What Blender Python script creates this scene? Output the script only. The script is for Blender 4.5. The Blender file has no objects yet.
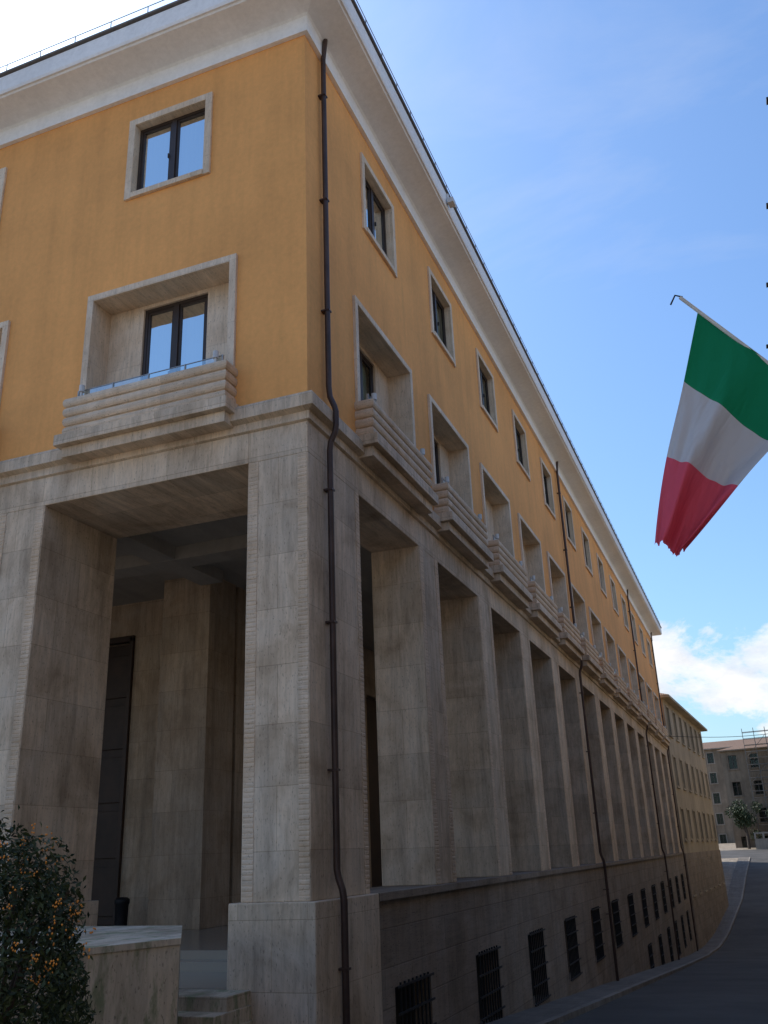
import bpy, bmesh, math, random
import numpy as np
from mathutils import Vector, Matrix
random.seed(7); rng=np.random.default_rng(7)
scene=bpy.context.scene
scene.view_settings.view_transform='Standard'
try: scene.view_settings.look='None'
except Exception: pass
scene.view_settings.exposure=0

# ------------------------------------------------------------------ materials
def newmat(name):
    m=bpy.data.materials.new(name); m.use_nodes=True
    nt=m.node_tree; b=nt.nodes['Principled BSDF']
    return m,nt,b
def N(nt,t,**k):
    n=nt.nodes.new(t)
    for a,v in k.items(): setattr(n,a,v)
    return n
def math_(nt,op,a,b=None,c=None,clamp=False):
    n=N(nt,'ShaderNodeMath',operation=op); n.use_clamp=clamp
    for i,x in enumerate((a,b,c)):
        if x is None: continue
        if isinstance(x,(int,float)): n.inputs[i].default_value=x
        else: nt.links.new(x,n.inputs[i])
    return n.outputs[0]
def mixc(nt,fac,a,b,mode='MIX'):
    n=N(nt,'ShaderNodeMix',data_type='RGBA',blend_type=mode)
    for i,x in ((0,fac),(6,a),(7,b)):
        if isinstance(x,(int,float)): n.inputs[i].default_value=x
        elif isinstance(x,tuple): n.inputs[i].default_value=(*x,1) if len(x)==3 else x
        else: nt.links.new(x,n.inputs[i])
    return n.outputs[2]
def ramp(nt,fac,stops):
    n=N(nt,'ShaderNodeValToRGB'); e=n.color_ramp.elements
    while len(e)<len(stops): e.new(.5)
    for i,(p,c) in enumerate(stops):
        e[i].position=p; e[i].color=(c,c,c,1) if isinstance(c,(int,float)) else (*c,1)
    nt.links.new(fac,n.inputs[0]); return n.outputs[0]
def uvcoords(nt):
    g=N(nt,'ShaderNodeNewGeometry')
    sp=N(nt,'ShaderNodeSeparateXYZ'); nt.links.new(g.outputs['Position'],sp.inputs[0])
    sn=N(nt,'ShaderNodeSeparateXYZ'); nt.links.new(g.outputs['True Normal'],sn.inputs[0])
    ax=math_(nt,'GREATER_THAN',math_(nt,'ABSOLUTE',sn.outputs[0]),.7)
    az=math_(nt,'GREATER_THAN',math_(nt,'ABSOLUTE',sn.outputs[2]),.7)
    def lerp(a,b,f): 
        return math_(nt,'ADD',math_(nt,'MULTIPLY',a,math_(nt,'SUBTRACT',1.,f)),math_(nt,'MULTIPLY',b,f))
    u=lerp(sp.outputs[0],sp.outputs[1],ax)
    v=lerp(sp.outputs[2],sp.outputs[1],az)
    return g,sp,u,v
def comb(nt,a,b,c=0.):
    n=N(nt,'ShaderNodeCombineXYZ')
    for i,x in enumerate((a,b,c)):
        if isinstance(x,(int,float)): n.inputs[i].default_value=x
        else: nt.links.new(x,n.inputs[i])
    return n.outputs[0]
def noise(nt,vec,scale,detail=4,rough=.55,dist=0.):
    n=N(nt,'ShaderNodeTexNoise'); n.inputs['Scale'].default_value=scale
    n.inputs['Detail'].default_value=detail; n.inputs['Roughness'].default_value=rough
    n.inputs['Distortion'].default_value=dist
    if vec is not None: nt.links.new(vec,n.inputs['Vector'])
    return n.outputs[0]
def bump(nt,b,h,strength,dist=.01):
    n=N(nt,'ShaderNodeBump'); n.inputs['Strength'].default_value=strength; n.inputs['Distance'].default_value=dist
    nt.links.new(h,n.inputs['Height']); nt.links.new(n.outputs[0],b.inputs['Normal'])

def travertine(name,base,bw=1.05,bh=.86,joint=.006,var=.13,vert=True,grime=.32,streak=.28,moss=0.):
    m,nt,b=newmat(name); g,sp,u,v=uvcoords(nt)
    uv=comb(nt,u,v)
    br=N(nt,'ShaderNodeTexBrick'); br.offset=.5
    br.inputs['Scale'].default_value=1; br.inputs['Brick Width'].default_value=bw; br.inputs['Row Height'].default_value=bh
    br.inputs['Mortar Size'].default_value=joint; br.inputs['Mortar Smooth'].default_value=.4
    br.inputs['Color1'].default_value=(1-var,1-var,1-var,1); br.inputs['Color2'].default_value=(1+var*.6,1+var*.55,1+var*.5,1)
    br.inputs['Mortar'].default_value=(.72,.69,.65,1); br.inputs['Bias'].default_value=0
    nt.links.new(uv,br.inputs['Vector'])
    if vert: vv=comb(nt,math_(nt,'MULTIPLY',u,11.),math_(nt,'MULTIPLY',v,1.5),math_(nt,'MULTIPLY',sp.outputs[0],.7))
    else: vv=comb(nt,math_(nt,'MULTIPLY',u,1.2),math_(nt,'MULTIPLY',v,13.),sp.outputs[0])
    veins=noise(nt,vv,1.,5,.7,1.2)
    vc=ramp(nt,veins,[(.25,.70),(.5,.96),(.75,1.12)])
    big=noise(nt,g.outputs['Position'],.9,5,.65,.5)
    bc=ramp(nt,big,[(.32,1-grime),(.5,.97),(.68,1.1)])
    st=noise(nt,comb(nt,math_(nt,'MULTIPLY',u,2.6),math_(nt,'MULTIPLY',v,.2),u),1.,5,.7,.6)
    sc=ramp(nt,st,[(.35,1-streak),(.58,1.)])
    pit=noise(nt,comb(nt,math_(nt,'MULTIPLY',u,1. if vert else .35),math_(nt,'MULTIPLY',v,.45 if vert else 1.),sp.outputs[0]),38.,2,.5)
    pc=ramp(nt,pit,[(.29,.45),(.38,1.)])
    c=mixc(nt,1.,base,br.outputs[0],'MULTIPLY')
    c=mixc(nt,1.,c,vc,'MULTIPLY'); c=mixc(nt,1.,c,bc,'MULTIPLY'); c=mixc(nt,1.,c,sc,'MULTIPLY'); c=mixc(nt,.8,c,pc,'MULTIPLY')
    c=mixc(nt,ramp(nt,big,[(.35,.8),(.65,.1)]),c,mixc(nt,1.,c,(1.10,.97,.82),'MULTIPLY'))
    if moss>0:
        mo=ramp(nt,noise(nt,comb(nt,math_(nt,'MULTIPLY',u,1.5),math_(nt,'MULTIPLY',v,.5),sp.outputs[1]),2.6,6,.7),[(.5,0.),(.62,moss)])
        c=mixc(nt,mo,c,(.12,.17,.07))
    nt.links.new(c,b.inputs['Base Color']); b.inputs['Roughness'].default_value=.72
    h=math_(nt,'ADD',math_(nt,'MULTIPLY',pc,.5),math_(nt,'MULTIPLY',br.outputs['Fac'],-1.))
    bump(nt,b,h,.5,.012)
    return m
def stucco(name,base,grime=.2,sc=1.):
    m,nt,b=newmat(name); g,sp,u,v=uvcoords(nt)
    big=noise(nt,g.outputs['Position'],.35*sc,5,.62)
    c=mixc(nt,1.,base,ramp(nt,big,[(.3,1-grime),(.65,1.06)]),'MULTIPLY')
    st=noise(nt,comb(nt,math_(nt,'MULTIPLY',u,2.2),math_(nt,'MULTIPLY',v,.16),3.),1.,4,.65)
    c=mixc(nt,1.,c,ramp(nt,st,[(.33,1-grime*.7),(.56,1.)]),'MULTIPLY')
    fine=noise(nt,g.outputs['Position'],9.,5,.7)
    c=mixc(nt,1.,c,ramp(nt,fine,[(.3,.92),(.7,1.05)]),'MULTIPLY')
    nt.links.new(c,b.inputs['Base Color']); b.inputs['Roughness'].default_value=.92
    bump(nt,b,noise(nt,g.outputs['Position'],30.,4,.75),.35,.012)
    return m
def simple(name,base,rough=.6,metal=0.,var=.15,scale=6.,spec=.5):
    m,nt,b=newmat(name); tc=N(nt,'ShaderNodeNewGeometry')
    n=noise(nt,tc.outputs['Position'],scale,4,.6)
    c=mixc(nt,1.,base,ramp(nt,n,[(.3,1-var),(.7,1+var)]),'MULTIPLY')
    nt.links.new(c,b.inputs['Base Color']); b.inputs['Roughness'].default_value=rough; b.inputs['Metallic'].default_value=metal
    b.inputs['Specular IOR Level'].default_value=spec
    return m
M={}
M['trav']=travertine('travertine_slabs',(.70,.575,.44))
M['trav_h']=travertine('travertine_rough',(.72,.575,.43),bw=2.6,bh=5,joint=.004,var=.05,vert=False,grime=.2,streak=.2)
M['trav_f']=travertine('travertine_frame',(.76,.635,.50),bw=1.6,bh=1.3,joint=.004,var=.06,grime=.15,streak=.12)
M['trav_dark']=travertine('travertine_base',(.30,.25,.205),bw=1.2,bh=.55,joint=.012,var=.15,vert=False,grime=.3,streak=.25)
M['parapet']=travertine('parapet_stone',(.60,.53,.43),bw=5,bh=3,joint=.004,grime=.45,streak=.4,moss=.7)
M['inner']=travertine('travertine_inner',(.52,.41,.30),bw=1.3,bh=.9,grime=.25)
M['orange']=stucco('ochre_stucco',(.90,.425,.135),.15)
M['white']=stucco('white_plaster',(.90,.89,.88),.07)
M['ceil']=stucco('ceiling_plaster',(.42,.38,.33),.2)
M['beige']=stucco('beige_stucco',(.46,.375,.26),.3)
M['brownst']=stucco('brown_stone',(.27,.20,.135),.4)
M['grey']=stucco('grey_stucco',(.36,.30,.235),.3)
M['frame']=simple('dark_window_frame',(.04,.026,.02),.45)
M['pipe']=simple('copper_pipe',(.07,.042,.034),.5,.3,.3,3.)
M['iron']=simple('iron',(.02,.02,.022),.6,.3)
M['gutter']=simple('gutter_metal',(.16,.14,.125),.5,.4)
M['door']=simple('wood_door',(.05,.027,.017),.5,0,.3,2.)
M['dark']=simple('dark_room',(.02,.019,.018),.9)
M['metal']=simple('grey_metal',(.40,.40,.40),.4,.6)
M['tube']=simple('scaffold_tube',(.16,.14,.12),.6,.3)
M['plank']=simple('scaffold_plank',(.30,.22,.13),.8)
M['plastic']=simple('white_housing',(.6,.6,.6),.5)
m,nt,b=newmat('curtain'); g,sp,u,v=uvcoords(nt)
c=ramp(nt,noise(nt,comb(nt,math_(nt,'MULTIPLY',u,14.),math_(nt,'MULTIPLY',v,.4)),1.,3),[(.3,(.27,.26,.21)),(.7,(.52,.49,.41))])
nt.links.new(c,b.inputs['Base Color']); b.inputs['Roughness'].default_value=.9; M['curtain']=m
def glassmat(name,tint,refl,k=1.3):
    m=bpy.data.materials.new(name); m.use_nodes=True; nt=m.node_tree; nt.nodes.clear()
    o=N(nt,'ShaderNodeOutputMaterial'); t=N(nt,'ShaderNodeBsdfTransparent'); t.inputs[0].default_value=(*tint,1)
    gl=N(nt,'ShaderNodeBsdfGlossy'); gl.inputs['Roughness'].default_value=.02; gl.inputs[0].default_value=(.9,.92,.9,1)
    fr=N(nt,'ShaderNodeFresnel'); fr.inputs[0].default_value=1.5
    g=N(nt,'ShaderNodeNewGeometry'); bp=N(nt,'ShaderNodeBump'); bp.inputs['Strength'].default_value=.08; bp.inputs['Distance'].default_value=.02
    nt.links.new(noise(nt,g.outputs['Position'],2.5,1),bp.inputs['Height']); nt.links.new(bp.outputs[0],gl.inputs['Normal'])
    f=math_(nt,'ADD',math_(nt,'MULTIPLY',fr.outputs[0],k),refl,clamp=True)
    mx=N(nt,'ShaderNodeMixShader'); nt.links.new(f,mx.inputs[0]); nt.links.new(t.outputs[0],mx.inputs[1]); nt.links.new(gl.outputs[0],mx.inputs[2])
    nt.links.new(mx.outputs[0],o.inputs[0]); return m
M['glass']=glassmat('window_glass',(.74,.86,.80),.0,.9)
M['railglass']=glassmat('railing_glass',(.88,.95,.92),.0,.5)
m,nt,b=newmat('asphalt'); g=N(nt,'ShaderNodeNewGeometry'); P=g.outputs['Position']
a=noise(nt,P,.35,6,.65); f=noise(nt,P,70.,3,.8)
c=mixc(nt,1.,(.052,.048,.046),ramp(nt,a,[(.3,.6),(.7,1.5)]),'MULTIPLY'); c=mixc(nt,1.,c,ramp(nt,f,[(.3,.6),(.7,1.4)]),'MULTIPLY')
nt.links.new(c,b.inputs['Base Color']); b.inputs['Roughness'].default_value=.85; bump(nt,b,f,.5,.01); M['asphalt']=m
M['pave']=travertine('paving_stone',(.15,.135,.12),bw=.8,bh=.4,joint=.012,var=.2,vert=False)
M['kerb']=travertine('kerb_stone',(.25,.23,.205),bw=1.,bh=3.,joint=.02,var=.15)
M['ground']=travertine('piazza_ground',(.30,.26,.21),bw=.5,bh=.5,joint=.015,var=.2,vert=False)
m,nt,b=newmat('polished_floor'); b.inputs['Base Color'].default_value=(.33,.28,.22,1); b.inputs['Roughness'].default_value=.22; M['floor']=m
m,nt,b=newmat('roof_tiles'); g=N(nt,'ShaderNodeNewGeometry')
w=N(nt,'ShaderNodeTexWave'); w.inputs['Scale'].default_value=2.2; w.inputs['Distortion'].default_value=.6; nt.links.new(g.outputs['Position'],w.inputs['Vector'])
c=mixc(nt,w.outputs[1],(.13,.075,.05),(.27,.17,.115)); nt.links.new(c,b.inputs['Base Color']); b.inputs['Roughness'].default_value=.95; bump(nt,b,w.outputs[1],.8,.05); M['tiles']=m

# ------------------------------------------------------------------ mesh builder
MAPL=lambda s,o,z:(-s,-o,z)
MAPR=lambda s,o,z:(o,s,z)
ID=lambda x,y,z:(x,y,z)
class MB:
    def __init__(s,name,mat): s.n=name; s.m=mat; s.v=[]; s.f=[]
    def poly(s,pts):
        k=len(s.v); s.v+=[tuple(p) for p in pts]; s.f.append(tuple(range(k,k+len(pts))))
    def box(s,mp,a0,a1,b0,b1,z0,z1):
        k=len(s.v)
        for z in (z0,z1):
            for (a,b) in ((a0,b0),(a1,b0),(a1,b1),(a0,b1)): s.v.append(mp(a,b,z))
        for f in ((0,3,2,1),(4,5,6,7),(0,1,5,4),(1,2,6,5),(2,3,7,6),(3,0,4,7)): s.f.append(tuple(k+i for i in f))
    def grid(s,P):
        k=len(s.v); n=len(P); mm=len(P[0])
        for r in P: s.v+=[tuple(p) for p in r]
        for i in range(n-1):
            for j in range(mm-1): s.f.append((k+i*mm+j,k+i*mm+j+1,k+(i+1)*mm+j+1,k+(i+1)*mm+j))
    def tube(s,pts,r,seg=10):
        pts=[Vector(p) for p in pts]; rings=[]
        for i,p in enumerate(pts):
            d=(pts[min(i+1,len(pts)-1)]-pts[max(i-1,0)]).normalized()
            a=Vector((0,1,0)) if abs(d.y)<.5 else Vector((0,0,1)).cross(d).normalized()
            a=(a-d*a.dot(d)).normalized()
            bb=d.cross(a).normalized()
            rings.append([tuple(p+a*math.cos(t)*r+bb*math.sin(t)*r) for t in [2*math.pi*q/seg for q in range(seg+1)]])
        s.grid(rings)
        s.poly(rings[0][:-1]); s.poly(rings[-1][:-1])
    def build(s,parent=None,bevel=0.,smooth=False,recalc=True):
        me=bpy.data.meshes.new(s.n); me.from_pydata(s.v,[],s.f); me.materials.append(s.m)
        bm=bmesh.new(); bm.from_mesh(me)
        if smooth: bmesh.ops.remove_doubles(bm,verts=bm.verts,dist=1e-5)
        if recalc: bmesh.ops.recalc_face_normals(bm,faces=bm.faces)
        bm.to_mesh(me); bm.free()
        if smooth:
            for p in me.polygons: p.use_smooth=True
        ob=bpy.data.objects.new(s.n,me); scene.collection.objects.link(ob)
        if parent: ob.parent=parent
        if bevel>0:
            md=ob.modifiers.new('bev','BEVEL'); md.width=bevel; md.segments=2; md.limit_method='ANGLE'
        return ob
def empty(name,loc=(0,0,0)):
    e=bpy.data.objects.new(name,None); scene.collection.objects.link(e); return e
def wall(mb,mp,s0,s1,z0,z1,ops,o=0.,depth=.3):
    S=sorted(set([s0,s1]+[x for q in ops for x in q[:2]])); Z=sorted(set([z0,z1]+[x for q in ops for x in q[2:4]]))
    for i in range(len(S)-1):
        for j in range(len(Z)-1):
            cs=(S[i]+S[i+1])/2; cz=(Z[j]+Z[j+1])/2
            if any(q[0]<cs<q[1] and q[2]<cz<q[3] for q in ops): continue
            mb.poly([mp(S[i],o,Z[j]),mp(S[i+1],o,Z[j]),mp(S[i+1],o,Z[j+1]),mp(S[i],o,Z[j+1])])
    for (a,b_,c,d) in ops:
        e=o-depth
        for p,q in (((a,c),(b_,c)),((b_,c),(b_,d)),((b_,d),(a,d)),((a,d),(a,c))):
            mb.poly([mp(p[0],o,p[1]),mp(q[0],o,q[1]),mp(q[0],e,q[1]),mp(p[0],e,p[1])])

# ------------------------------------------------------------------ dimensions
P_R=4.455; Y0=3.642; NB=13; YE=Y0*2+12*P_R          # right facade
P_L=5.16; XW=2.99; XOC=3.13; NL=5; XE=XW+4*P_L+3.2   # left facade (s = -x)
ZT=16.517; ZS=8.65; ZO=7.654; ZP=1.075
ycs=[Y0+i*P_R for i in range(NB)]
xcs=[XW+i*P_L for i in range(NL)]
B=empty('arcaded_building')
st=MB('stucco_wall',M['orange']); fr=MB('window_surrounds',M['trav_f']); wf=MB('window_frames',M['frame'])
gl=MB('window_panes',M['glass']); cu=MB('curtains',M['curtain'])
def window(mp,s,z0,z1,w,o):
    a,b_=s-w/2,s+w/2; t=.065
    wf.box(mp,a,a+t,o,o+.07,z0,z1); wf.box(mp,b_-t,b_,o,o+.07,z0,z1)
    wf.box(mp,a+t,b_-t,o,o+.07,z0,z0+t); wf.box(mp,a+t,b_-t,o,o+.07,z1-t,z1)
    wf.box(mp,s-.06,s+.06,o+.01,o+.085,z0+t,z1-t)
    for (p,q) in ((a+t,s-.06),(s+.06,b_-t)):   # sashes
        wf.box(mp,p,p+.045,o+.012,o+.055,z0+t,z1-t); wf.box(mp,q-.045,q,o+.012,o+.055,z0+t,z1-t)
        wf.box(mp,p+.045,q-.045,o+.012,o+.055,z0+t,z0+t+.05); wf.box(mp,p+.045,q-.045,o+.012,o+.055,z1-t-.05,z1-t)
        gl.poly([mp(p+.045,o+.03,z0+t+.05),mp(q-.045,o+.03,z0+t+.05),mp(q-.045,o+.03,z1-t-.05),mp(p+.045,o+.03,z1-t-.05)])
    wf.box(mp,s+.07,s+.09,o+.085,o+.12,z0+(z1-z0)*.42,z0+(z1-z0)*.48)
    gapl=random.uniform(.02,.25); gapr=random.uniform(.02,.25)
    for (p,q) in ((a,s-gapl),(s+gapr,b_)):
        n=26; ph=random.random()*6
        rows=[]
        for z in (z0,z0+(z1-z0)*.5,z1):
            amp=.03 if z>z0 else .045
            rows.append([mp(p+(q-p)*k/n,o-.09+amp*math.sin(ph+k*1.55+.4*math.sin(k*.7)),z) for k in range(n+1)])
        cu.grid(rows)
def bay(mp,s,wu=1.95):
    z0,z1=13.88,15.874; a,b_=s-wu/2,s+wu/2; t=.15
    fr.box(mp,a,a+t,-.3,.05,z0,z1); fr.box(mp,b_-t,b_,-.3,.05,z0,z1)
    fr.box(mp,a+t,b_-t,-.3,.05,z1-t,z1); fr.box(mp,a+t,b_-t,-.3,.07,z0,z0+.12)
    window(mp,s,z0+.12,z1-t,wu-2*t,-.2)
    w=3.246; a,b_=s-w/2,s+w/2; z0,z1=8.655,11.822; t=.14
    fr.box(mp,a,a+t,-.62,.06,z0,z1); fr.box(mp,b_-t,b_,-.62,.06,z0,z1); fr.box(mp,a+t,b_-t,-.62,.06,z1-t,z1)
    ww=1.42; zt=11.6
    fr.box(mp,a+t,s-ww/2,-.64,-.48,z0,z1-t); fr.box(mp,s+ww/2,b_-t,-.64,-.48,z0,z1-t)
    fr.box(mp,s-ww/2,s+ww/2,-.637,-.483,zt,z1-t)
    window(mp,s,8.72,zt,ww,-.60)
def ops(cs,w=1.95):
    o=[]
    for s in cs: o+=[(s-w/2,s+w/2,13.88,15.874),(s-3.246/2,s+3.246/2,8.655,11.822)]
    return o
wall(st,MAPL,0,XE,8.655,ZT,ops(xcs)); wall(st,MAPR,0,YE,8.655,ZT,ops(ycs))
st.poly([(-XE,0,-2),(-XE,YE,-8),(-XE,YE,ZT),(-XE,0,ZT)]); st.poly([(-XE,YE,-8),(0,YE,-8),(0,YE,ZT),(-XE,YE,ZT)])
for s in xcs: bay(MAPL,s)
for s in ycs: bay(MAPR,s)
st.build(B); fr.build(B,.008); wf.build(B); gl.build(B); cu.build(B,smooth=True)

def sweep(mb,prof):
    rows=[]
    for (o,z) in prof: rows.append([(-XE-o,2,z),(-XE-o,-o,z),(o,-o,z),(o,YE+o,z),(-XE-o,YE+o,z)])
    for j in range(4):
        mb.grid([[r[j],r[j+1]] for r in rows])
sc=MB('string_course',M['trav'])
sweep(sc,[(0.,8.2),(.05,8.22),(.05,8.36),(.17,8.40),(.17,8.6),(.14,8.655),(-.02,8.66)]); sc.build(B)
co=MB('cornice',M['white'])
sweep(co,[(-.01,ZT-.01),(.09,ZT-.01),(.09,ZT+.36),(.13,ZT+.40),(.72,ZT+.52),(.74,ZT+.56),(.78,ZT+.56),(.80,ZT+.62),(.80,17.54),(.72,17.56),(-.4,17.58)]); co.build(B)
gu=MB('gutter',M['gutter'])
sweep(gu,[(.70,17.562),(.79,17.57),(.84,17.585),(.85,17.62),(.83,17.64),(.72,17.64),(.70,17.58)])
for k in range(70):
    y=-.6+k*.9
    if y<YE: gu.tube([(.82,y,17.63),(.82,y,17.82)],.01,5)
for k in range(34):
    x=.5-k*.9; gu.tube([(x,-.82,17.63),(x,-.82,17.82)],.01,5)
gu.tube([(-XE,-.82,17.82),(.82,-.82,17.82)],.009,5); gu.tube([(.82,-.82,17.82),(.82,YE,17.82)],.009,5)
gu.build(B)
ro=MB('roof',M['tiles'])
R0=[(-XE-.7,-.7,17.6),(.7,-.7,17.6),(.7,YE+.7,17.6),(-XE-.7,YE+.7,17.6)]; rx0,rx1=-XE+9,-9.
A=(rx0,10,20.2);C=(rx1,10,20.2);D=(rx1,YE-10,20.2);E=(rx0,YE-10,20.2)
ro.poly([R0[0],R0[1],C,A]);ro.poly([R0[1],R0[2],D,C]);ro.poly([R0[2],R0[3],E,D]);ro.poly([R0[3],R0[0],A,E]);ro.poly([A,C,D,E]); ro.build(B)

# arcade ------------------------------------------------
ar=MB('arcade_piers',M['trav'])
ar.box(ID,-XE,-1.078,0,2.05,ZO,8.21)
ar.box(ID,-1.078,0,0,2.05,ZO+.001,8.209)
ar.box(ID,-1.078,0,2.05,YE,ZO,8.21)
rb=MB('ribbed_pilaster_strips',M['trav_h'])
def strip(mp,s0,s1,z0=ZP,z1=ZO):
    n=int((z1-z0)/.068); h=(z1-z0)/n; rows=[]
    for k in range(n):
        d=.006+.004*random.random(); z=z0+k*h
        for (f,dd) in ((0.04,.003),(.25,d),(.75,d),(.96,.003)):
            rows.append([mp(s0,-.004,z+f*h),mp(s0,dd,z+f*h),mp((s0+s1)/2,dd+random.uniform(-.001,.002),z+f*h),mp(s1,dd,z+f*h),mp(s1,-.004,z+f*h)])
    rb.grid(rows)
ar.box(ID,-1.078,0,0,2.05,ZP,ZO)
strip(MAPL,.02,.18); strip(MAPL,.89,1.06); strip(MAPR,1.86,2.03)
LO=[(XOC+i*P_L-2.055,XOC+i*P_L+2.055) for i in range(NL)]
for i in range(NL):
    a=LO[i][1]; b_=LO[i+1][0] if i+1<NL else XE
    ar.box(MAPL,a,b_,-2.05,0,ZP,ZO)
    strip(MAPL,a+.02,a+.19); strip(MAPL,b_-.19,b_-.02)
HW=1.6
for i in range(NB):
    a=ycs[i]+HW; b_=ycs[i+1]-HW if i+1<NB else YE
    ar.box(MAPR,a,b_,-1.078,0,ZP,ZO)
    strip(MAPR,a+.02,a+.24); strip(MAPR,b_-.24,b_-.02)
ar.build(B,.012); rb.build(B)
pd=MB('pier_pedestals',M['trav'])
pd.box(ID,-1.2,.12,-.12,2.12,-3,ZP)
for i in range(NL):
    a=LO[i][1]-.12; b_=(LO[i+1][0]+.12) if i+1<NL else XE
    pd.box(MAPL,a,b_,-2.1,.12,-2,ZP)
pd.build(B,.015)
bw=MB('basement_wall',M['trav_dark']); bo=[]
for i,y in enumerate(ycs):
    bo.append((y-.85,y+.85,-1.8,-.3))
    if i>=7: bo.append((y-.7,y+.7,-4.3,-2.6))
wall(bw,MAPR,2.12,YE,-9,.96,bo,.06,.35)
bw.box(MAPR,2.123,YE,-1.12,.13,.96,ZP-.002)
bw.poly([(.06,YE,-9),(.06,YE,.96),(-3,YE,.96),(-3,YE,-9)])
bw.build(B)
gr=MB('window_grilles',M['iron']); dk=MB('basement_darkness',M['dark'])
for (a,b_,c,d) in bo:
    dk.poly([MAPR(a,-.28,c),MAPR(b_,-.28,c),MAPR(b_,-.28,d),MAPR(a,-.28,d)])
    n=9
    for k in range(1,n): 
        s=a+(b_-a)*k/n; gr.box(MAPR,s-.014,s+.014,.07,.098,c-.05,d+.05)
    for k in range(0,5):
        z=c+(d-c)*k/4; gr.box(MAPR,a-.02,b_+.02,.1,.12,z-.018,z+.018)
gr.build(B); dk.build(B)
# portico interior
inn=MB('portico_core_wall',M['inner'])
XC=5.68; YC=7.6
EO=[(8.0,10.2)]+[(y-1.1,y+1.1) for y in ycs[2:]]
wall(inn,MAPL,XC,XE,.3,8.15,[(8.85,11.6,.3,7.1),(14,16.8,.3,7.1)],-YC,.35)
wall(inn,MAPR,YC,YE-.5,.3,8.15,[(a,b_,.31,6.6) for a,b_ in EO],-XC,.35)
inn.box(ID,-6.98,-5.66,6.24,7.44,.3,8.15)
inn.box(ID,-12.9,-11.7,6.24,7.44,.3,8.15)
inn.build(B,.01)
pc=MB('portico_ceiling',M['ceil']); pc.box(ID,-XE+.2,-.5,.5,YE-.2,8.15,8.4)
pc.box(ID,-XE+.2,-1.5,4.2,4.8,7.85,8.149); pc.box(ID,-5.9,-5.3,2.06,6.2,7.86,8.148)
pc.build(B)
fl=MB('portico_floor',M['floor']); fl.box(ID,-XE+.1,-.6,2.0,YE-.2,.1,.3); fl.box(ID,-XE+.1,-.9,-.1,2.0,-.3,.04); fl.box(ID,-XE+.1,-.9,1.6,2.0,.04,.17); fl.build(B)
dr=MB('wooden_doors',M['door'])
for x0 in (8.85,14.):
    x1=x0+2.8
    dr.box(MAPL,x0,x1,-YC-.3,-YC-.22,.3,7.1)
    for k in range(2):
        for j in range(5):
            dr.box(MAPL,x0+.15+k*1.35,x0+1.3+k*1.35,-YC-.22,-YC-.16,.5+j*1.3,1.6+j*1.3)
dr.box(MAPL,8.75,8.86,-YC-.1,-YC+.1,.3,7.2); dr.box(MAPL,8.75,11.7,-YC-.1,-YC+.1,7.1,7.25)
for a,b_ in EO: dr.box(MAPR,a,b_,-XC-.3,-XC-.22,.31,6.6)
dr.build(B,.01)
# downpipes
dp=MB('downpipes',M['pipe'])
def pipe(y,zb,first=False):
    dp.tube([(.16,y,17.0),(.14,y,16.8),(.10,y,16.45),(.10,y,16.3),(.10,y,9.1),(.12,y,8.9),(.2,y,8.7),(.225,y,8.6),(.225,y,8.35),(.2,y,8.22),(.12,y,8.05),(.10,y,7.9),(.10,y,1.45),(.12,y,1.35),(.18,y,1.18),(.2,y,1.05),(.2,y,zb)],.05,12)
    for z in (15.5,13.,10.6,7.2,5.,2.8,.2,-.6):
        dp.box(MAPR,y-.06,y+.06,.0,.155 if z>1 else .26,z-.015,z+.015)
for y in (.62,23.7,46.,59.6): pipe(y,-1.1-.0745*y)
dp.build(B,smooth=False)
# balconies
ba=MB('balcony_parapets',M['trav_h']); bs=MB('balcony_slabs',M['trav']); rg=MB('balcony_rail_glass',M['railglass']); rm=MB('balcony_rails',M['metal']); sl=MB('spotlights',M['plastic'])
def balcony(mp,s):
    a,b_=s-1.6,s+1.6
    prof=[(-.02,8.72)]
    for t in range(4):
        z=8.74+t*.187; o=.0+.008*t
        for q in range(7):
            th=-math.pi/2+math.pi*q/6
            prof.append((o+.01+.05*math.cos(th),z+.0935+.089*math.sin(th)))
    prof+=[(.0,9.49),(-.2,9.49),(-.2,8.72)]
    D=.3; rows=[]
    for (o,z) in prof: rows.append([mp(a-o,.0,z),mp(a-o,D+o,z),mp(b_+o,D+o,z),mp(b_+o,.0,z)])
    for j in range(3): ba.grid([[r[j],r[j+1]] for r in rows])
    bs.box(mp,a-.14,b_+.14,-.0,.46,8.53,8.735)
    bs.box(mp,a-.05,b_+.05,.0,.34,8.33,8.528)
    rg.poly([mp(a+.1,.2,9.45),mp(b_-.1,.2,9.45),mp(b_-.1,.2,9.66),mp(a+.1,.2,9.66)])
    for k in range(5):
        q=a+.1+(b_-a-.2)*k/4; rm.box(mp,q-.01,q+.01,.18,.22,9.45,9.675)
    rm.box(mp,a+.1,b_-.1,.19,.21,9.665,9.675)
    for q in (b_-.22,a+.2) if mp is MAPL else (a+.25,b_-.2):
        p=Vector(mp(q,.27,9.6)); sl.tube([tuple(p),tuple(p+Vector((0,0,.13)))],.05,10); sl.box(mp,q-.02,q+.02,.25,.29,9.46,9.61)
for s in xcs: balcony(MAPL,s)
for s in ycs: balcony(MAPR,s)
ba.build(B); bs.build(B,.01); rg.build(B); rm.build(B); sl.build(B)
fd=MB('cornice_floodlight',M['plastic']); fd.box(MAPR,6.5,6.75,.84,1.0,17.15,17.3); fd.box(MAPR,6.58,6.66,.8,.86,17.2,17.5); fd.build(B,.01)

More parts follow.
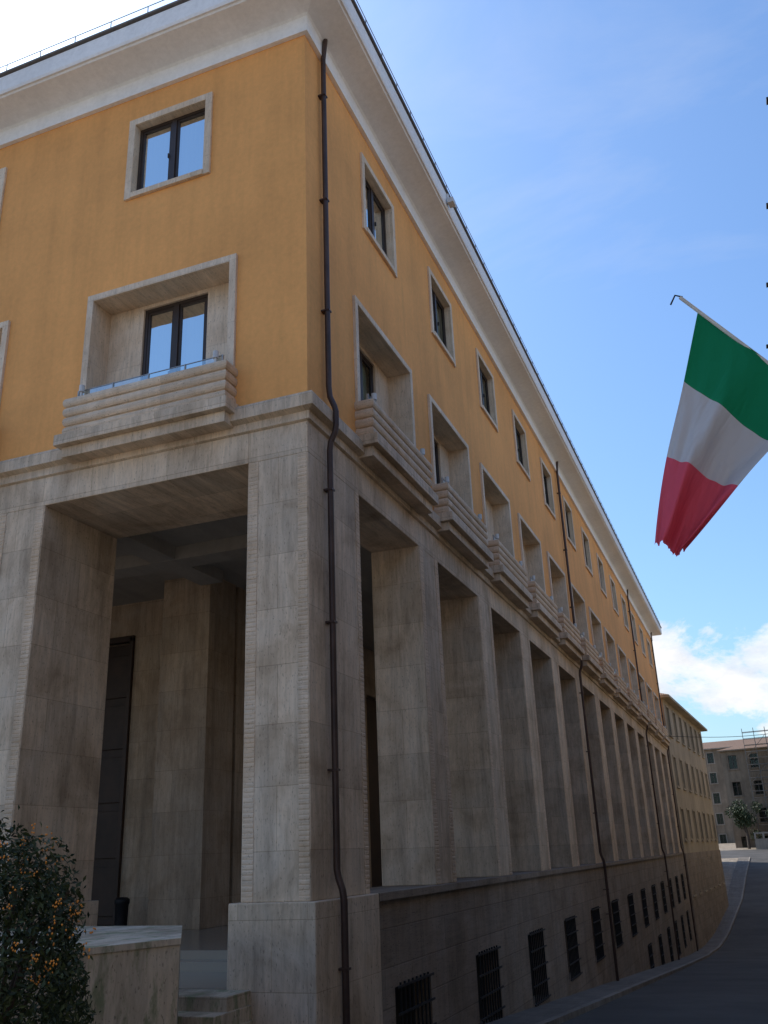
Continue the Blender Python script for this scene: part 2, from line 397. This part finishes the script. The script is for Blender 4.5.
# ------------------------------------------------------------------ ground
kn=[(-2000,0),(-30,0),(-14,-.02),(-11.8,-.2),(0,-1.08),(20,-2.57),(40,-4.06),(56,-5.2),(64,-5.55),(72,-5.3),(88,-3.9),(110,-1.8),(130,-.2),(150,.8),(180,1.5),(2000,6)]
ky=np.array([k[0] for k in kn]); kz=np.array([k[1] for k in kn])
def gz(y): return float(np.mean(np.interp(np.array([y-2,y-1,y,y+1,y+2]),ky,kz)))
def bend(y): return 0. if y<60 else (y-60)*.05 if y<90 else 1.5+(y-90)*.02
ys=[-1500,-400,-100]+[float(y) for y in range(-40,200,2)]+[260,400,1500]
def strip_ground(name,mat,xa,xb,dz,y0=-1e9,y1=1e9,use_bend=True,side=0.):
    mb=MB(name,mat); rows=[]
    Y=[y for y in ys if y0<y<y1]
    if y0>-1e8: Y=[y0]+Y
    if y1<1e8: Y=Y+[y1]
    for y in Y:
        bx=bend(y) if use_bend else 0
        r=[(xa+bx,y,gz(y)+dz),(xb+bx,y,gz(y)+dz)]
        if side: r=[(xa+bx,y,gz(y)+dz-side)]+r+[(xb+bx,y,gz(y)+dz-side)]
        rows.append(r)
    mb.grid(rows); return mb.build()
g_=strip_ground('ground',M['ground'],-1500,1500,0,use_bend=False)
strip_ground('road',M['asphalt'],1.2,7.1,.004,-60,128)
cr=MB('road',M['asphalt']); cr.grid([[(x,y,gz(y)+.006) for x in (-60,60)] for y in (127.9,130,132,134,136,138,140,142,144)]); cr.build()
strip_ground('pavement',M['pave'],-.3,1.03,.12,-1.6,127.5,side=.4)
strip_ground('kerb',M['kerb'],1.035,1.2,.125,-1.6,127.5,side=.3)
strip_ground('pavement',M['pave'],7.27,9.2,.12,-60,127.5,side=.3)
strip_ground('kerb',M['kerb'],7.1,7.265,.125,-60,127.5,side=.3)

# steps
sp_=MB('stone_steps',M['parapet'])
for k in range(6):
    z=.03-.17*k
    sp_.box(ID,-6.2,-.83+.02*k,-.72-.34*k,-.125,-2.2+.01*k,z-.001*k)
sp_.build(None,.012)
pl=MB('stone_parapet',M['parapet'])
base=[(-.62,-4.9),(.05,-3.16),(-1.06,-1.45),(-3.2,-1.3),(-3.2,-4.9)]
def prism(mb,pts,z0,z1):
    mb.poly([(x,y,z0) for x,y in pts]); mb.poly([(x,y,z1) for x,y in pts])
    for i in range(len(pts)):
        a,b2=pts[i],pts[(i+1)%len(pts)]; mb.poly([(*a,z0),(*b2,z0),(*b2,z1),(*a,z1)])
prism(pl,base,-1.5,.84); 
cx_=sum(p[0] for p in base)/5; cy_=sum(p[1] for p in base)/5
prism(pl,[(cx_+(x-cx_)*1.008,cy_+(y-cy_)*1.008) for x,y in base],.842,.90)
pl.build(None,.012)

# bush -----------------------------------------------------------------
def leafmat(nm,cs):
    m,nt,b=newmat(nm); g=N(nt,'ShaderNodeNewGeometry')
    c=ramp(nt,g.outputs['Random Per Island'],[(0.,cs[0]),(.5,cs[1]),(1.,cs[2])])
    nt.links.new(c,b.inputs['Base Color']); b.inputs['Roughness'].default_value=.55; b.inputs['Specular IOR Level'].default_value=.3; return m
ML=leafmat('bush_leaves',((.016,.028,.012),(.03,.048,.018),(.055,.075,.025)))
BE=empty('berry_bush')
def blob(n,c,r,hz,seed):
    rg_=np.random.default_rng(seed); out=[]
    lob=[(rg_.normal(size=3)) for _ in range(22)]
    lob=[l/np.linalg.norm(l) for l in lob]
    while len(out)<n:
        d=rg_.normal(size=3); d/=np.linalg.norm(d)
        rad=.80+.24*max(0,max(float(d@l) for l in lob)-.82)/.18+.04*math.sin(9*d[0]+3)*math.cos(8*d[2])
        t=rg_.uniform(.35,1)**.4*rad
        if rg_.random()<.03: t*=rg_.uniform(1.,1.1)
        p=np.array([c[0]+d[0]*r*t,c[1]+d[1]*r*t,c[2]+d[2]*hz*t]); 
        if p[2]<gz(p[1])+.02: continue
        out.append((p,d,t))
    return out
lf=MB('leaves',ML); BC=(.38,-6.25,.72)
for p,d,t in blob(26000,BC,.90,1.25,3):
    s=random.uniform(.012,.024); a=Vector(d)+Vector(rng.normal(size=3))*.8; a.normalize(); t1=a.orthogonal().normalized(); t1.rotate(Matrix.Rotation(random.random()*6.28,3,a)); t2=a.cross(t1)
    P0=Vector(p); lf.poly([P0-t1*s*1.5,P0-t2*s*.6+a*s*.2,P0+t1*s*1.5,P0+t2*s*.6+a*s*.2])
lf.build(BE,recalc=False)
mber=simple('orange_berries',(.80,.30,.03),.4); bb=MB('berries',mber)
oct_=[Vector(v) for v in ((1,0,0),(-1,0,0),(0,1,0),(0,-1,0),(0,0,1),(0,0,-1))]
of=[(0,2,4),(2,1,4),(1,3,4),(3,0,4),(2,0,5),(1,2,5),(3,1,5),(0,3,5)]
cl=[q for q in blob(620,BC,.92,1.26,8) if q[2]>.8 and q[0][2]>.9]
for p,d,t in cl:
    if random.random()<.3: continue
    for k in range(random.randint(3,11)):
        c0=Vector(p)+Vector(d)*.02+Vector(rng.normal(size=3))*.022; k0=len(bb.v)
        bb.v+=[tuple(c0+v*.009) for v in oct_]; bb.f+=[tuple(k0+i for i in f) for f in of]
bb.build(BE,smooth=False)
br_=MB('branches',simple('bark',(.08,.06,.045),.9))
for k in range(14):
    a=random.random()*6.28; e=random.uniform(.3,1.)
    x,y=BC[0]+.1*math.cos(a),BC[1]+.1*math.sin(a)
    br_.tube([(x,y,gz(y)-.05),(x+.25*math.cos(a)*e,y+.25*math.sin(a)*e,.6),(x+.55*math.cos(a)*e,y+.55*math.sin(a)*e,1.2+.3*random.random())],.014,6)
br_.build(BE)

lb=MB('litter_bin',M['iron']); rows=[]
for (r,z) in ((.0,.301),(.13,.301),(.14,.35),(.15,.8),(.17,.82),(.17,.9),(.15,.92),(.1,.95),(0,.96)):
    rows.append([(-8.0+r*math.cos(t),6.7+r*math.sin(t),z) for t in [6.2832*k/16 for k in range(17)]])
lb.grid(rows); lb.build(None,smooth=True)

# ------------------------------------------------------------------ flag
FL=empty('italian_flag'); FY=-4.33
pm=MB('flag_pole',simple('pole_paint',(.6,.58,.54),.45)); tip=Vector((5.83,FY,6.2)); base_=Vector((8.28,FY,2.82))
pm.tube([tip,tip+(base_-tip)*.5,base_],.016,10)
pm.box(ID,8.2,8.33,FY-.06,FY+.06,2.62,2.95)
pm.build(FL)
fb=MB('pole_finial',M['iron']); fb.tube([tip+Vector((-.09,0,-.05)),tip+Vector((-.04,0,.035)),tip+Vector((.02,0,.0))],.008,6); fb.build(FL)
m,nt,b=newmat('flag_cloth'); uvn=N(nt,'ShaderNodeUVMap'); uvn.uv_map='UVMap'
sx=N(nt,'ShaderNodeSeparateXYZ'); nt.links.new(uvn.outputs[0],sx.inputs[0])
r=N(nt,'ShaderNodeValToRGB'); r.color_ramp.interpolation='CONSTANT'; e=r.color_ramp.elements; e.new(.5)
e[0].position=0; e[0].color=(.01,.27,.12,1); e[1].position=.333; e[1].color=(.66,.64,.65,1); e[2].position=.667; e[2].color=(.80,.115,.17,1)
nt.links.new(sx.outputs[1],r.inputs[0]); nt.links.new(r.outputs[0],b.inputs['Base Color']); b.inputs['Roughness'].default_value=.85; b.inputs['Specular IOR Level'].default_value=.2
tr=N(nt,'ShaderNodeBsdfTranslucent'); nt.links.new(r.outputs[0],tr.inputs[0]); mx=N(nt,'ShaderNodeMixShader'); mx.inputs[0].default_value=.4
wv=N(nt,'ShaderNodeTexNoise'); wv.inputs['Scale'].default_value=5; wv.inputs['Detail'].default_value=5; wv.inputs['Distortion'].default_value=.8; bump(nt,b,wv.outputs[0],.7,.04)
nt.links.new(b.outputs[0],mx.inputs[1]); nt.links.new(tr.outputs[0],mx.inputs[2]); nt.links.new(mx.outputs[0],nt.nodes['Material Output'].inputs[0])
rowsL=[(5.96,6.035),(5.735,5.395),(5.51,4.735),(5.28,3.97)]; rowsR=[(6.72,4.985),(6.36,4.63),(6.0,4.30),(5.53,3.83)]
nu,nv=48,72; vs=[];uv=[]
for j in range(nv+1):
    t=j/nv; q=min(t*3,2.9999); i=int(q); f=q-i
    def L(A):
        p0=A[max(i-1,0)];p1=A[i];p2=A[i+1];p3=A[min(i+2,3)]
        return [.5*((2*p1[k])+(-p0[k]+p2[k])*f+(2*p0[k]-5*p1[k]+4*p2[k]-p3[k])*f*f+(-p0[k]+3*p1[k]-3*p2[k]+p3[k])*f**3) for k in (0,1)]
    l=L(rowsL); rr=L(rowsR)
    for k in range(nu+1):
        s=k/nu; amp=.015+.10*t
        yy=FY+amp*math.sin(s*9.5+t*2.2)+.035*t*math.sin(s*21+t*5)+.012*math.sin(s*34-t*9)*t
        x=l[0]+(rr[0]-l[0])*s; z=l[1]+(rr[1]-l[1])*s-.03*math.sin(s*math.pi)*t
        if j==nv: z+=random.uniform(-.02,.01); x+=random.uniform(-.006,.006)
        x+=.02*math.sin(t*7+s*3)*t
        vs.append((x,yy,z)); uv.append((s,t))
fs=[(j*(nu+1)+k,j*(nu+1)+k+1,(j+1)*(nu+1)+k+1,(j+1)*(nu+1)+k) for j in range(nv) for k in range(nu)]
me=bpy.data.meshes.new('flag_cloth'); me.from_pydata(vs,[],fs); me.materials.append(m)
ul=me.uv_layers.new(name='UVMap')
for l in me.loops: ul.data[l.index].uv=uv[l.vertex_index]
for p in me.polygons: p.use_smooth=True
fo=bpy.data.objects.new('flag_cloth',me); scene.collection.objects.link(fo); fo.parent=FL

# ------------------------------------------------------------------ other buildings
def building(name,mat,p0,p1,depth,z0,z1,floors,bays,ovh=.5,roofh=2.2,side=1,win=(1.1,1.8),side_bays=3,surround=None,base=None):
    surround=surround or M['trav_f']
    E_=empty(name); p0=Vector((*p0,0)); p1=Vector((*p1,0)); d=(p1-p0); L=d.length; d.normalize(); n=Vector((d.y,-d.x,0))*side
    w=MB('walls',mat); f=MB('window_frames',M['frame']); g=MB('window_panes',M['glass']); k_=MB('room_dark',M['dark']); sr=MB('window_surrounds',surround); r=MB('roof',M['tiles']); c=MB('eaves',M['white'] if surround is M['trav_f'] else surround)
    pb=MB('plinth',M['trav_dark'])
    def faceset(org,dr,nn,Ln,nb,has=True):
        mp=lambda s,o,z:tuple(org+dr*s+nn*o+Vector((0,0,z)))
        oo=[]
        if has:
            H=(z1-max(z0,-3))/floors
            for j in range(floors):
                zb=max(z0,-3)+j*H+H*.32
                for i in range(nb):
                    s=Ln*(i+.5)/nb; oo.append((s-win[0]/2,s+win[0]/2,zb,zb+win[1]))
        wall(w,mp,0,Ln,z0-3,z1,oo,0,.22)
        if base is not None: pb.box(mp,.0,Ln+.05,0.003,.05,z0-3,base)
        for (a,b2,cc,dd) in oo:
            for x in ((a-.13,a,-.02,.05,cc-.1,dd+.13),(b2,b2+.13,-.02,.05,cc-.1,dd+.13),(a,b2,-.02,.05,dd,dd+.13),(a-.2,b2+.2,-.02,.12,cc-.22,cc-.1)): sr.box(mp,*x)
            m_=(a+b2)/2
            for x in ((a,a+.07),(b2-.07,b2),(m_-.05,m_+.05)): f.box(mp,x[0],x[1],-.2,-.13,cc,dd)
            f.box(mp,a,b2,-.2,-.131,cc,cc+.07); f.box(mp,a,b2,-.2,-.131,dd-.07,dd); f.box(mp,a,b2,-.2,-.132,cc+(dd-cc)*.66,cc+(dd-cc)*.66+.05)
            g.poly([mp(a,-.17,cc),mp(b2,-.17,cc),mp(b2,-.17,dd),mp(a,-.17,dd)])
            k_.poly([mp(a,-.5,cc),mp(b2,-.5,cc),mp(b2,-.5,dd),mp(a,-.5,dd)])
    faceset(p0,d,n,L,bays)
    q0=p0-n*depth; q1=p1-n*depth
    faceset(p0,-n,-d,depth,side_bays); faceset(p1,-n,d,depth,side_bays); faceset(q0,d,-n,L,bays,False)
    a=p0+n*ovh-d*ovh; b2=p1+n*ovh+d*ovh; c2=q1-n*ovh+d*ovh; d2=q0-n*ovh-d*ovh
    def at(v,z): return (v.x,v.y,z)
    pts=[a,b2,c2,d2]; z_a,z_b=z1-.02,z1+.16
    c.poly([at(p,z_a) for p in pts]); c.poly([at(p,z_b) for p in pts])
    for i in range(4): c.poly([at(pts[i],z_a),at(pts[(i+1)%4],z_a),at(pts[(i+1)%4],z_b),at(pts[i],z_b)])
    hh=min(depth,L)/2
    R1=(p0+q0)/2+d*hh*.9; R2=(p1+q1)/2-d*hh*.9; zt=z1+roofh; zb=z1+.163
    r.poly([at(a,zb),at(b2,zb),at(R2,zt),at(R1,zt)]); r.poly([at(b2,zb),at(c2,zb),at(R2,zt)]); r.poly([at(c2,zb),at(d2,zb),at(R1,zt),at(R2,zt)]); r.poly([at(d2,zb),at(a,zb),at(R1,zt)])
    for m_ in (w,f,g,k_,sr,r,c): m_.build(E_)
    if pb.v: pb.build(E_)
    return E_
building('beige_building',M['beige'],(.1,YE+1.),(1.45,86.5),12,-6,12.2,4,7,.6,2.6,win=(1.2,2.1),base=1.,surround=M['beige'])
building('stone_building',M['brownst'],(1.2,150),(24,146),14,-1,15.5,4,7,.5,2.2,win=(1.3,2.1),surround=M['brownst'])
building('townhouse',M['brownst'],(-9,185),(14,182),12,0,19,5,8,.5,2.,win=(1.2,1.9),surround=M['grey'])
building('townhouse',M['grey'],(-1.2,90),(-.6,124),14,-3,13,4,8,.4,1.6,win=(1.2,1.9),surround=M['grey'])  # unseen behind the beige building, added to shade the far road
T1=building('townhouse',M['grey'],(8.3,10.2),(8.3,-42),14,-2,12.,3,12,.55,2.4,win=(1.2,2.))
T2=building('townhouse',M['beige'],(10.2,120),(10.2,16),14,-6,14.5,4,22,.5,2.2,win=(1.2,2.),surround=M['beige'])  # house opposite, out of view, made taller to cut skylight on the right facade
tips=MB('eave_brackets',M['iron'])
for k in range(21):
    y=7.9-k*2.57; tips.box(ID,7.56,8.3,y-.06,y+.06,11.93,11.975)
tips.build(T1)

gw=MB('garden_wall',M['grey'])
gw.box(ID,4.2,40,144.1,144.5,-2,2.0)
for k in range(30): gw.box(ID,4.2+k*1.2,4.45+k*1.2,144.0,144.6,2.0,2.7)
gw.box(ID,4.2,40,144.05,144.55,2.7,2.9); gw.build()
# scaffolding in front of and above the stone building
SF=empty('scaffolding'); sf=MB('tubes',M['tube']); sk=MB('planks',M['plank'])
def fy(x): return 150-(x-1.2)*4/22.8
for k in range(12):
    x=5+k*1.7
    for off in (1.1,2.1): sf.tube([(x,fy(x)-off,0),(x,fy(x)-off,18.6)],.05,6)
for j in range(9):
    z=2.+j*2.
    for off in (1.1,2.1):
        for dz in (0,1.):
            if z+dz<18.7: sf.tube([(5,fy(5)-off,z+dz),(23.7,fy(23.7)-off,z+dz)],.04,5)
    sk.poly([(5,fy(5)-1.15,z+.06),(23.7,fy(23.7)-1.15,z+.06),(23.7,fy(23.7)-2.05,z+.06),(5,fy(5)-2.05,z+.06)])
for k in range(0,10,2):
    x=5+k*1.7
    for j in range(0,8,2): sf.tube([(x,fy(x)-2.15,2+j*2),(x+3.4,fy(x+3.4)-2.15,6+j*2-.5)],.035,5)
sf.build(SF); sk.build(SF)
MT=leafmat('tree_leaves',((.03,.045,.018),(.05,.07,.028),(.08,.10,.04)))
def tree(name,x,y,h,r,seed):
    T=empty(name); z0=gz(y); rg_=np.random.default_rng(seed)
    tk=MB('trunk',simple('tree_bark',(.1,.075,.055),.9))
    P=[(x,y,z0-.3),(x+.1,y,z0+h*.25),(x-.1,y+.1,z0+h*.5)]
    tk.tube(P[:2],.22,8); tk.tube(P[1:],.16,8)
    for k in range(7):
        a=rg_.uniform(0,6.28); tk.tube([P[1+k%2],(x+r*.6*math.cos(a),y+r*.6*math.sin(a),z0+h*rg_.uniform(.55,.85))],.07,6)
    tk.build(T)
    lv=MB('foliage',MT)
    cs=[(np.array([x,y,z0+h*.65])+rg_.normal(size=3)*np.array([r*.45,r*.45,h*.15]),rg_.uniform(.3,.55)*r) for _ in range(14)]
    for k in range(3500):
        c,rr=cs[rg_.integers(len(cs))]; d=rg_.normal(size=3); d/=np.linalg.norm(d); p=c+d*rr*rg_.uniform(.5,1)
        s=.13; a=Vector(rg_.normal(size=3)).normalized(); t1=a.orthogonal().normalized(); t2=a.cross(t1); q=Vector(p)
        lv.poly([q-t1*s,q-t2*s*.7,q+t1*s,q+t2*s*.7])
    lv.build(T,recalc=False)
tree('tree',3.2,146,8,2.2,1); tree('tree',8.6,145.6,6.,2.0,2); tree('tree',13.5,145.2,6,2.2,4)
cb=MB('overhead_cable',M['iron']); pts=[]
for k in range(17):
    t=k/16; pts.append((.05+10.2*t,57+2*t,8.9-.35*math.sin(math.pi*t)))
cb.tube(pts,.018,5); cb.build()

# ------------------------------------------------------------------ sky, sun
EL=math.radians(48); AZ=math.radians(-62)   # from +Y towards -X
sd=Vector((math.sin(AZ)*math.cos(EL),math.cos(AZ)*math.cos(EL),math.sin(EL)))
w=bpy.data.worlds.new('World'); scene.world=w; w.use_nodes=True; nt=w.node_tree; bg=nt.nodes['Background']
sky=N(nt,'ShaderNodeTexSky'); sky.sky_type='NISHITA'; sky.sun_disc=False; sky.sun_elevation=EL; sky.sun_rotation=AZ
sky.dust_density=1.5; sky.ozone_density=1.8; sky.air_density=1.3
tc=N(nt,'ShaderNodeTexCoord'); G=tc.outputs['Generated']; sx=N(nt,'ShaderNodeSeparateXYZ'); nt.links.new(G,sx.inputs[0])
skc=mixc(nt,1.,sky.outputs[0],(.80,1.04,1.32),'MULTIPLY')
mp=N(nt,'ShaderNodeMapping'); mp.inputs['Scale'].default_value=(1,1,2.); mp.inputs['Location'].default_value=(.35,.1,.0); nt.links.new(G,mp.inputs[0])
cn=noise(nt,mp.outputs[0],6.5,10,.62,.3)
band=ramp(nt,sx.outputs[2],[(.0,.05),(.10,.30),(.15,.37),(.20,.36),(.25,.0)])
cm=ramp(nt,math_(nt,'ADD',cn,band),[(.76,0.),(.82,.75),(.90,1.)])
mp2=N(nt,'ShaderNodeMapping'); mp2.inputs['Scale'].default_value=(1,3.,2.); mp2.inputs['Rotation'].default_value=(0,.3,.5); nt.links.new(G,mp2.inputs[0])
ci=ramp(nt,noise(nt,mp2.outputs[0],1.8,8,.6,.6),[(.52,0.),(.85,.3)])
cs2=ramp(nt,noise(nt,mp.outputs[0],12.,7,.65),[(.32,(5.2,5.5,6.1)),(.55,(7.,7.,7.05))])
c=mixc(nt,ci,skc,(5.5,5.8,6.4)); c=mixc(nt,cm,c,cs2)
nt.links.new(c,bg.inputs[0]); bg.inputs[1].default_value=.15
s=bpy.data.lights.new('sun','SUN'); s.energy=5.; s.angle=math.radians(.5); s.color=(1,.93,.82)
so=bpy.data.objects.new('sun',s); scene.collection.objects.link(so); so.rotation_euler=sd.to_track_quat('Z','Y').to_euler()

# ------------------------------------------------------------------ camera
f,psi,p,rho=906.365,math.radians(20.827),math.radians(20.785),math.radians(2.260)
Rv=Vector((math.cos(psi),math.sin(psi),0)); fh=Vector((-math.sin(psi),math.cos(psi),0)); z=Vector((0,0,1))
F=fh*math.cos(p)+z*math.sin(p); U=-fh*math.sin(p)+z*math.cos(p)
X=Rv*math.cos(rho)-U*math.sin(rho); Yv=Rv*math.sin(rho)+U*math.cos(rho)
cam=bpy.data.cameras.new('camera'); co_=bpy.data.objects.new('camera',cam); scene.collection.objects.link(co_)
mw=Matrix((X,Yv,-F)).transposed().to_4x4(); mw.translation=Vector((5.751,-11.829,1.6)); co_.matrix_world=mw
cam.sensor_fit='VERTICAL'; cam.sensor_height=36; cam.sensor_width=27; cam.lens=36*f/1024
cam.clip_end=5000; cam.clip_start=.05
scene.camera=co_
